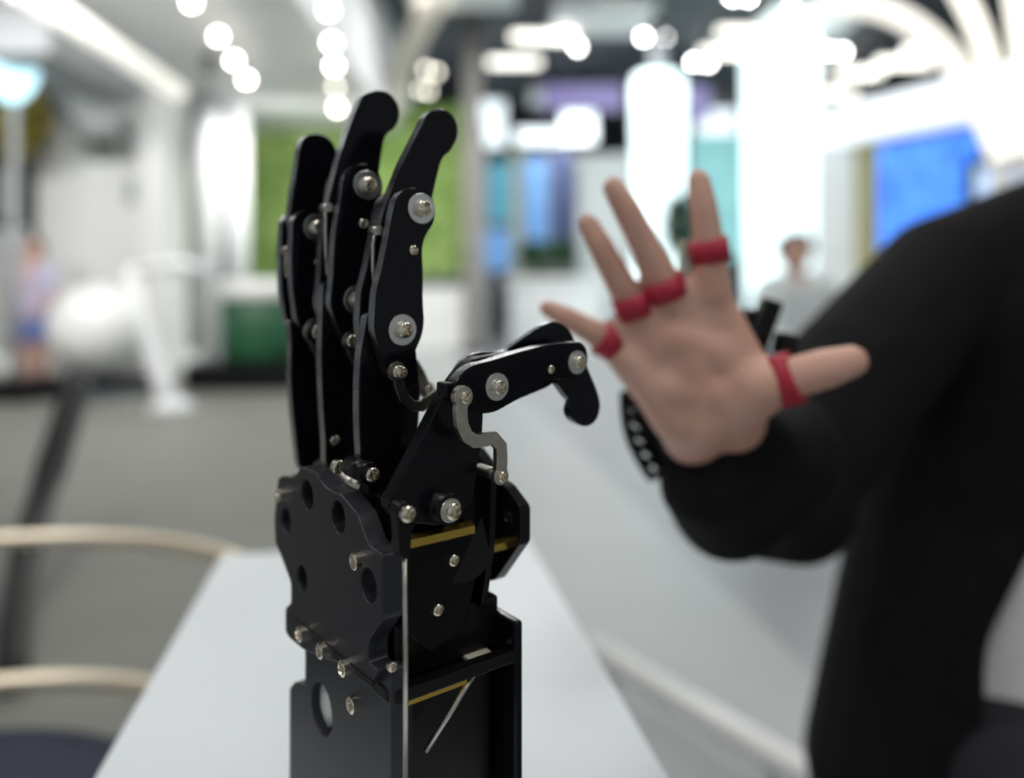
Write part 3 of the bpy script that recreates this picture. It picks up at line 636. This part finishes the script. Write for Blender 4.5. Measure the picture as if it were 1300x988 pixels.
# far-left bright panel, shrubs
pn = thing('bright_panel', (P(18, 0, 7.25).x, 7.25, 0), 'tall oval bright cyan light panel at the left end', 'light panel')
lathe('panel_face', [(0, 0), (.33, 0), (.33, .06), (0, .06)], SKYP, pn, Matrix.Translation(P(18, 80, 7.2)) @ Matrix.Diagonal((.72, 1, 1.1, 1)) @ Matrix.Rotation(math.pi/2, 4, 'X'), 40)
tube('panel_pole', [P(18, 110, 7.25), Vector((P(18, 0, 7.25).x, 7.25, 0))], .04, GREYM, pn)
def bush(name, c_, r, n, m, label, cat, ht=None, pot=True, group=None):
    t_ = thing(name, (c_.x, c_.y, 0), label, cat, group); bm = bmesh.new()
    for k in range(n):
        d_ = Vector((random.gauss(0, 1), random.gauss(0, 1), random.gauss(0, 1))).normalized()*random.uniform(.45, 1)
        q = c_+Vector((d_.x*r[0], d_.y*r[0], d_.z*r[1])); s = r[0]*.26
        e = Matrix.Rotation(random.uniform(0, 6.3), 3, 'X') @ Matrix.Rotation(random.uniform(0, 6.3), 3, 'Z')
        bm.faces.new([bm.verts.new(q+e @ Vector(w_)*s) for w_ in ((-1, 0, 0), (0, -.5, .15), (1.2, 0, 0), (0, .5, .15))])
    f = wmesh('foliage', bm, m, t_); f['kind'] = 'stuff'
    tube('stem', [(c_.x, c_.y, .2), c_], .03, OLIVE, t_, 8)
    lathe('pot', [(0, 0), (.14, 0), (.2, .32), (.17, .32), (.15, .26), (0, .26)], WHITE, t_, Matrix.Translation((c_.x, c_.y, 0)), 24)
ORL = mat('autumn_leaf', (.22, .20, .03), .6, noise=((.34, .26, .05), 2))
bush('tall_shrub', P(14, 150, 8.0), (.38, .42), 500, ORL, 'olive and orange leaved shrub behind the bright oval panel', 'shrub')
bm = bmesh.new(); add_box(bm, (P(20, 0, 7.2).x, 6.6, 3.0), (P(112, 0, 7.2).x, 8.2, 3.4)); o = wmesh('darker_ceiling_box_1', bm, GREYM); o['kind'] = 'structure'  # added grey box standing in for the darker stretch of ceiling
dm = thing('dark_display', (P(20, 240, 9.6).x, 9.6, 0), 'dark display cabinet with pale screens behind the standing visitor', 'cabinet')
fbox('case', -40, 195, 40, 460, 9.6, .5, DARK, dm, .02); fbox('screen', -35, 215, 12, 275, 9.56, .03, GREYM, dm); fbox('door', -35, 290, 34, 450, 9.56, .03, WHITEM, dm)
# diagonal beam light
bl = thing('beam_light', P(130, 50, 6.0), 'long white diagonal light beam under the bulkhead', 'light'); 
tube('beam', [P(20, -20, 5.0), P(228, 118, 7.4)], .085, BEAM, bl, 12)
for p in (P(60, 6, 5.5), P(200, 100, 7.0)): tube('hanger', [p, Vector((p.x, p.y, 3.4 if p.y > 5.2 else 4.8))], .01, GREYM, bl, 8)
# standing visitor
def visitor(px, yf, h, D, label, shirt, lower, hairm, seated=False, face=0):
    x = P(px, 0, D).x; g = Vector((x, D, 0)); V = lambda a, b, c: g+Vector((a*h, b*h, c*h))
    t_ = thing('person', g, label, 'person')
    blob('body', [(V(0, 0, .80), V(0, 0, .88), .035*h, .033*h), (V(-.10, 0, .79), V(-.13, -.02, .60), .028*h, .023*h), (V(-.13, -.02, .60), V(-.06, -.10, .52), .021*h, .016*h), (V(.10, 0, .79), V(.13, -.02, .60), .028*h, .023*h), (V(.13, -.02, .60), V(.08, -.10, .53), .021*h, .016*h),
        (V(-.05, 0, .50), V(-.055, 0, .27), .05*h, .036*h), (V(-.055, 0, .27), V(-.055, .01, .04), .032*h, .022*h), (V(.05, 0, .50), V(.055, 0, .27), .05*h, .036*h), (V(.055, 0, .27), V(.055, .01, .04), .032*h, .022*h), (V(0, 0, .78), V(0, 0, .52), .085*h, .08*h)]
        + [(V(s*.07+k*.012*s, -.11, .525), V(s*.05+k*.012*s, -.145, .52-.004*k), .007*h, .005*h) for s in (-1, 1) for k in range(4)] + [(V(0, -.062, .925), V(0, -.066, .915), .008*h, .010*h)], .014, SKIN, t_, 3, ell=[(V(0, -.01, .93), (.047*h, .056*h, .066*h))])
    blob('hair', [(V(-.012, .012, .955), V(.012, .012, .955), .052*h, .052*h), (V(0, .03, .93), V(0, .035, .88), .042*h, .03*h)], .014, hairm, t_, 3)
    blob('shirt', [(V(-.10, 0, .78), V(.10, 0, .78), .04*h, .04*h), (V(-.04, 0, .76), V(-.03, 0, .5), .085*h, .085*h), (V(.04, 0, .76), V(.03, 0, .5), .085*h, .085*h), (V(-.105, 0, .79), V(-.13, -.02, .66), .038*h, .034*h), (V(.105, 0, .79), V(.13, -.02, .66), .038*h, .034*h)], .014, shirt, t_, 3)
    blob('shorts', [(V(-.045, 0, .5), V(-.055, 0, .34), .07*h, .055*h), (V(.045, 0, .5), V(.055, 0, .34), .07*h, .055*h)], .014, lower, t_, 3)
    for s in (-1, 1): blob('shoe', [(V(s*.055, .02, .025), V(s*.055, -.09, .02), .026*h, .022*h)], .012, REDS if s < 0 else GRNS, t_, 2)
    return t_
REDS = mat('red_shoe', (.45, .05, .03), .6, noise=((.5, .08, .05), 5)); GRNS = mat('green_shoe', (.12, .35, .05), .6, noise=((.16, .4, .07), 5))
LIL = mat('lilac_shirt', (.50, .48, .66), .8, noise=((.58, .56, .74), 6)); BLUS = mat('blue_shorts', (.16, .22, .52), .8, noise=((.2, .27, .6), 6)); HAIRB = mat('brown_hair', (.10, .05, .025), .6, noise=((.16, .08, .04), 50))
visitor(44, 480, 1.50, 7.9, 'standing visitor in lilac top and blue shorts beside white machine', LIL, BLUS, HAIRB)

# ---------------------------------------------------------------- lamps
def spot(x, y, D, m=LAMP, r=.04, label='', zc=None):
    p = P(x, y, D); zc = zc or (3.4 if p.x < -1.75 and 5.2 < D < 13.6 else 4.8)
    t_ = thing('pendant_lamp', p, label, 'lamp')
    lathe('bulb', [(0, -.8*r), (.6*r, -.6*r), (r, 0), (.6*r, .7*r), (0, .8*r)], m, t_, Matrix.Translation(p), 16)
    lathe('lamp_cup', [(.0, .7*r), (.9*r, .6*r), (.9*r, 1.6*r), (0, 1.7*r)], GREYM, t_, Matrix.Translation(p), 16)
    tube('lamp_cord', [p+zz*1.6*r, Vector((p.x, p.y, zc+.002))], .006, GREYM, t_, 6)
    return t_
g1, g2, g3, g4, g5 = 'lamps in a slanting row by the speaker', 'lamps in an upright row over the green wall', 'paired lamps under the dark ceiling', 'paired lamps by the glowing arches', 'paired lamps above the middle of the hall'
for grp, lab, m, L in ((g1, 'small round lamp in the slanting row near the hanging speaker', LAMP, [(243, 3, 6.2), (277, 46, 7.0), (297, 77, 7.7), (313, 101, 8.3)]),
    (g2, 'small round lamp in the upright row before the green wall', LAMP, [(417, 13, 6.5), (421, 54, 7.2), (424, 84, 8.0), (428, 137, 9.6)]),
    (g5, 'small round lamp beside the pale curved band', LAMPD, [(541, 88, 11.5), (554, 92, 11.5), (534, 114, 12.5), (544, 116, 12.5), (426, 110, 8.8)]),
    (g3, 'small round white lamp hanging under the dark ceiling', LAMPC, [(718, 10, 10.5), (740, 11, 10.5), (817, 47, 11.5), (843, 48, 11.5), (733, 60, 12.0)]),
    (g4, 'small round lamp hanging near the glowing columns and arches', LAMPC, [(881, 79, 12.5), (899, 80, 12.5), (930, -4, 9.5), (950, -3, 9.5), (1005, 10, 10), (1052, 65, 12), (1070, 66, 12), (1084, 92, 13), (1101, 95, 13)])):
    for x, y, D in L: tag(spot(x, y, D, m if (x, y) != (426, 110) else LAMPD, .037 if D < 11 else .045, lab), lab, 'lamp', grp)
def linear(x0, x1, y, D, lb, m=LINE):
    a, b = P(x0, y, D), P(x1, y, D); t_ = thing('linear_lamp', (a+b)/2, lb, 'lamp', 'linear lamps under the dark ceiling')
    box('tube_light', (a.x, D-.07, a.z-.045), (b.x, D+.07, a.z+.045), m, t_, .01); box('lamp_housing', (a.x-.02, D-.08, a.z+.045), (b.x+.02, D+.08, a.z+.11), DARK, t_)
    for f_ in (.15, .85): q = a.lerp(b, f_); tube('hanger', [q+zz*.1, Vector((q.x, q.y, 4.802))], .008, DARK, t_, 6)
lb_ = 'long white linear lamp hanging under the dark ceiling'
for x0, x1, y, D in ((650, 730, 47, 11), (620, 686, 79, 12.5), (755, 812, 2, 10), (912, 965, 41, 11), (890, 950, 66, 11.8), (1060, 1120, 92, 12.4), (1115, 1180, 80, 11), (1150, 1215, 66, 10), (1045, 1085, 118, 13)): linear(x0, x1, y, D, lb_)

for x, y in ((-.4, 6.5), (3.0, 6.5), (-.6, 9.4), (1.2, 10.5), (4, 10.5), (1, 15), (6, 15)):  # housings added to give the made-up ceiling fill lights a body
    t_ = thing('fill_light_panel', (x, y, 4.56), 'added square fill light panel below the dark ceiling', 'lamp', 'added square fill light panels on the dark ceiling')
    box('fill_light_housing', (x-.66, y-.66, 4.57), (x+.66, y+.66, 4.66), WHITE, t_, .01)
    for q in (-.5, .5): tube('hanger', [(x+q, y, 4.65), (x+q, y, 4.8)], .01, DARK, t_, 6)
# ---------------------------------------------------------------- background, middle and right
gp = thing('ceiling_post', (P(600, 0, 9).x, 9, 0), 'tall brown grey post between the green wall and the booths', 'post')
BRG = mat('brown_grey_paint', (.20, .19, .18), .6, noise=((.24, .23, .215), 2))
a, b = P(588, 0, 11.2).x, P(611, 0, 11.2).x; box('shaft', (a, 11.2, 0), (b, 11.45, 4.79), BRG, gp, .01); box('foot', (a-.05, 11.15, 0), (b+.05, 11.5, .12), DARK, gp)
cb = thing('curved_band', P(520, 50, 9.5), 'pale beige curved band sweeping to the ceiling over the green wall', 'band')
BEI = mat('beige_band', (.62, .58, .50), .6, noise=((.68, .64, .56), 2))
tube('band', bez(P(492, 150, 11.2), P(505, 95, 10.8), P(525, 40, 10.0), P(585, -60, 9), 16), .16, BEI, cb)
def booth(name, x0, y0, x1, y1, D, m, lb, dep=.15, cat='panel', foot=True):
    a, b = P(x0, y1, D), P(x1, y0, D); t_ = thing(name, ((a.x+b.x)/2, D, 0 if foot else a.z), lb, cat)
    box('panel_face', (a.x+.03, D-.01, a.z+.03), (b.x-.03, D+.02, b.z-.03), m, t_)
    box('panel_frame', (a.x, D+.02, a.z), (b.x, D+dep, b.z), GREYM, t_)
    if foot: 
        for q in (a.x+.1, b.x-.1): tube('panel_leg', [(q, D+dep/2, 0), (q, D+dep/2, a.z+.05)], .04, GREYM, t_, 10)
    return t_
for args in ((618, 205, 650, 285, 15, CYAN, 'cyan poster panel nearest the brown grey post'), (664, 200, 697, 312, 15.4, BLUEP, 'blue poster panel between the pale cream posts'), (700, 190, 728, 310, 15.8, NAVP, 'dark navy poster panel beside white booth wall'),
             (612, 290, 650, 345, 14.2, BLUEP, 'low pale blue poster panel below the cyan poster'), (876, 170, 944, 330, 15, TEAL, 'teal glass panel between the two glowing columns')):
    booth('poster_panel', *args)
def sign(x0, y0, x1, y1, D, m, lb, cat='sign'):
    t_ = thing('hanging_sign', P((x0+x1)/2, y1, D), lb, cat); fbox('sign_face', x0, y0, x1, y1, D, .05, m, t_); fbox('sign_box', x0-2, y0-2, x1+2, y1+2, D+.05, .12, GREYM, t_)
    for q in (x0+6, x1-6):
        p = P(q, y0-2, D+.1); tube('hanger', [p, Vector((p.x, p.y, 4.8))], .012, DARK, t_, 6)
sign(535, 150, 640, 185, 14.0, SIGN, 'wide glowing white sign behind the index fingertip'); sign(655, 165, 720, 182, 16.5, SIGN, 'narrow glowing white sign over the poster panels'); sign(715, 142, 755, 180, 16, SIGN, 'square glowing white sign over the booth'); sign(612, 128, 640, 148, 15, SIGN, 'small glowing white sign above the wide sign')
sign(690, 108, 790, 138, 13.4, VIOL, 'dim violet sign far under the dark ceiling'); sign(876, 110, 900, 150, 13.6, VIOL, 'dim violet sign beside the glowing column'); sign(885, 125, 935, 170, 17, SIGN, 'bright pale sign between the glowing columns')
wb_ = thing('booth_wall', (P(750, 0, 14).x, 14, 0), 'white booth wall behind the raised fingers', 'wall panel')
fbox('wall_panel', 734, 205, 800, 430, 14, .2, WHITEM, wb_); fbox('wall_top', 730, 196, 804, 206, 13.95, .3, WHITE, wb_)
cp = thing('cream_post', (P(656, 0, 14.6).x, 14.6, 0), 'pale cream post between the cyan and blue posters', 'post'); CRM = mat('cream_paint', (.62, .66, .55), .6, noise=((.68, .72, .6), 2))
fbox('shaft', 649, 190, 663, 430, 14.6, .15, CRM, cp); fbox('cap', 646, 186, 666, 192, 14.55, .25, CRM, cp)
for i, (x, y, D, lb) in enumerate(((680, 322, 12.9, 'dark green potted plant under the navy poster'), (712, 320, 13.5, 'dark green potted plant beside the booth wall'))): bush('potted_plant', P(x, y, D), (.32, .26), 260, DLEAF, lb, 'plant')
bush('potted_tree', P(862, 285, 9.5), (.22, .42), 420, DLEAF, 'slim dark green potted tree between the raised fingers', 'tree')
ct = thing('white_counter', (P(700, 0, 12).x, 12, 0), 'white low counter in front of the potted plants', 'counter'); fbox('counter_top', 640, 352, 770, 358, 12, .6, WHITE, ct); fbox('counter_body', 648, 358, 762, 446, 12.05, .5, WHITEM, ct)
# glowing columns
for (x, wd, y0, D, lb) in ((836, 66, 98, 11, 'slim glowing white column beside the raised hand'), (990, 92, 50, 11.5, 'broad glowing white column behind the seated visitor')):
    p = P(x, 0, D); r = wd/2*D/F; zt = P(0, y0, D).z; t_ = thing('light_column', (p.x, D, 0), lb, 'light column')
    lathe('light_shaft', [(0, .15), (r*.85, .15), (r*.92, 1.2), (r, zt-.1), (r*.9, zt), (0, zt)], COLL, t_, Matrix.Translation((p.x, D, 0)), 32)
    lathe('column_foot', [(0, 0), (r*1.1, 0), (r*1.1, .15), (0, .15)], WHITE, t_, Matrix.Translation((p.x, D, 0)), 32); tube('column_stem', [(p.x, D, zt-.02), (p.x, D, 4.8)], .1, GREYM, t_, 16)
# glowing arches
for pts, r, m, lb in (([(1040, 8, 6.5), (1140, -5, 5.6), (1215, 40, 5.2), (1272, 200, 5.0)], .075, ARCD, 'soft wide glowing arch next to the broad column'), ([(1185, -60, 5.0), (1230, 0, 4.8), (1262, 60, 4.7), (1276, 195, 4.6)], .055, ARC, 'slim bright glowing arch above the blue screen'), ([(1283, -60, 4.4), (1296, 20, 4.3), (1306, 90, 4.2), (1306, 190, 4.2)], .06, ARC, 'bright glowing arch leg over the black shoulder')):
    q = [P(*p) for p in pts]; t_ = thing('arch_light', (q[-1].x, q[-1].y, 0), lb, 'arch light', None)
    tube('arch_tube', bez(*q, 20), r, m, t_, 14); e = q[-1]; tube('arch_post', [Vector((e.x, e.y, 0)), e-zz*.02], r*.8, WHITEM, t_, 14)
# booth with screens at right (slanted wall)
A, B = P(1085, 0, 8.8), P(1330, 0, 5.9); A.z = B.z = 0; dr = (B-A).normalized(); nn = Vector((dr.y, -dr.x, 0)); 
if nn.y > 0: nn = -nn
def slant(name, px, off, t, m, parent):
    pts = [ray_plane(x, y, A+nn*off, nn) for x, y in px]; bm = bmesh.new()
    f = [bm.verts.new(p) for p in pts]; g = [bm.verts.new(p-nn*t) for p in pts]; n = len(f)
    bm.faces.new(f); bm.faces.new(g[::-1])
    for k in range(n): bm.faces.new((f[k], f[(k+1) % n], g[(k+1) % n], g[k]))
    return wmesh(name, bm, m, parent)
bt = thing('screen_booth', (A+B)/2, 'olive framed booth wall with a white glowing fascia', 'booth')
def zpx(off, x, z):  # pixel height of world height z on the slanted wall at column x
    p = ray_plane(x, HY, A+nn*off, nn); return HY-(z-CAMZ)*F/p.y
slant('booth_wall', [(1085, zpx(0, 1085, 0)), (1330, zpx(0, 1330, 0)), (1330, 128), (1085, 172)], 0, .1, OLIVE, bt)
FAS = glow('glowing_fascia', (.88, .94, 1), .75)
slant('fascia', [(1025, 186), (1330, 126), (1330, 70), (1025, 146)], .35, .45, FAS, bt)
slant('side_panel', [(1036, zpx(.0, 1036, 0)), (1084, zpx(0, 1084, 0)), (1084, 172), (1036, 182)], 0, .1, GREYM if False else WHITEM, bt)
slant('screen_face', [(1115, 325), (1240, 345), (1240, 163), (1115, 185)], .05, .02, SCRB, bt)['label'] = 'large bright blue screen'; slant('screen_bezel', [(1111, 328), (1244, 349), (1244, 159), (1111, 182)], .03, .03, DARK, bt)
s2 = thing('desk_screen', P(1275, 330, 5.4), 'pale lilac and cyan monitor with a dark bezel behind the shoulder', 'screen')
fbox('screen_face', 1238, 213, 1340, 300, 5.4, .01, SCRL, s2); fbox('screen_bezel', 1228, 204, 1350, 308, 5.41, .04, BLK, s2); tube('screen_stand', [P(1290, 300, 5.44), Vector((P(1290, 0, 5.44).x, 5.44, 0))], .03, BLK, s2); lathe('stand_foot', [(0, 0), (.25, 0), (.25, .02), (0, .02)], BLK, s2, Matrix.Translation((P(1290, 0, 5.44).x, 5.44, 0)))
# visitor in a white coat
COAT = mat('white_coat', (.66, .72, .72), .8, noise=((.74, .80, .80), 4)); HAIRG = mat('grey_brown_hair', (.12, .11, .10), .7, noise=((.2, .18, .17), 40))
D = 4.5; X = P(1010, 0, D).x; G = Vector((X, D, 0)); V = lambda a, b, c: G+Vector((a, b, c*.915))
vp = thing('person', G, 'visitor in a white coat bending forward by the glowing column', 'person')
blob('body', [(V(0, 0, 1.15), V(-.02, -.04, 1.28), .05, .05), (V(-.17, 0, 1.1), V(-.24, -.08, .85), .045, .04), (V(-.24, -.08, .85), V(-.12, -.28, .78), .038, .03), (V(.17, 0, 1.1), V(.26, -.05, .85), .045, .04), (V(.26, -.05, .85), V(.16, -.26, .78), .038, .03), (V(0, 0, 1.1), V(0, .08, .75), .12, .13)] + [(V(s*.13+k*.014*s, -.28, .78), V(s*.11+k*.016*s, -.36, .77), .011, .008) for s in (-1, 1) for k in range(4)] + [(V(-.02, -.155, 1.33), V(-.02, -.16, 1.31), .012, .015)], .014, SKIN, vp, 3, ell=[(V(-.02, -.06, 1.34), (.078, .092, .110))])
blob('hair', [(V(-.035, -.03, 1.375), V(-.005, -.045, 1.385), .094, .094), (V(-.02, .0, 1.34), V(-.02, .01, 1.28), .065, .05)], .014, HAIRG, vp, 3)
blob('coat', [(V(-.15, 0, 1.12), V(.15, 0, 1.12), .075, .075), (V(-.07, 0, 1.08), V(-.08, .06, .55), .14, .16), (V(.07, 0, 1.08), V(.08, .06, .55), .14, .16), (V(-.17, 0, 1.11), V(-.24, -.08, .85), .072, .065), (V(-.24, -.08, .85), V(-.14, -.25, .785), .06, .045), (V(.17, 0, 1.11), V(.26, -.05, .85), .072, .065), (V(.26, -.05, .85), V(.18, -.23, .785), .06, .045)], .014, COAT, vp, 3)
blob('trousers', [(V(s*.09, .06, .6), V(s*.1, .03, .1), .1, .06) for s in (-1, 1)], .014, TROU, vp, 3)
for s in (-1, 1): blob('shoe', [(V(s*.1, .05, .05), V(s*.1, -.1, .04), .048, .04)], .012, BLK, vp, 2)
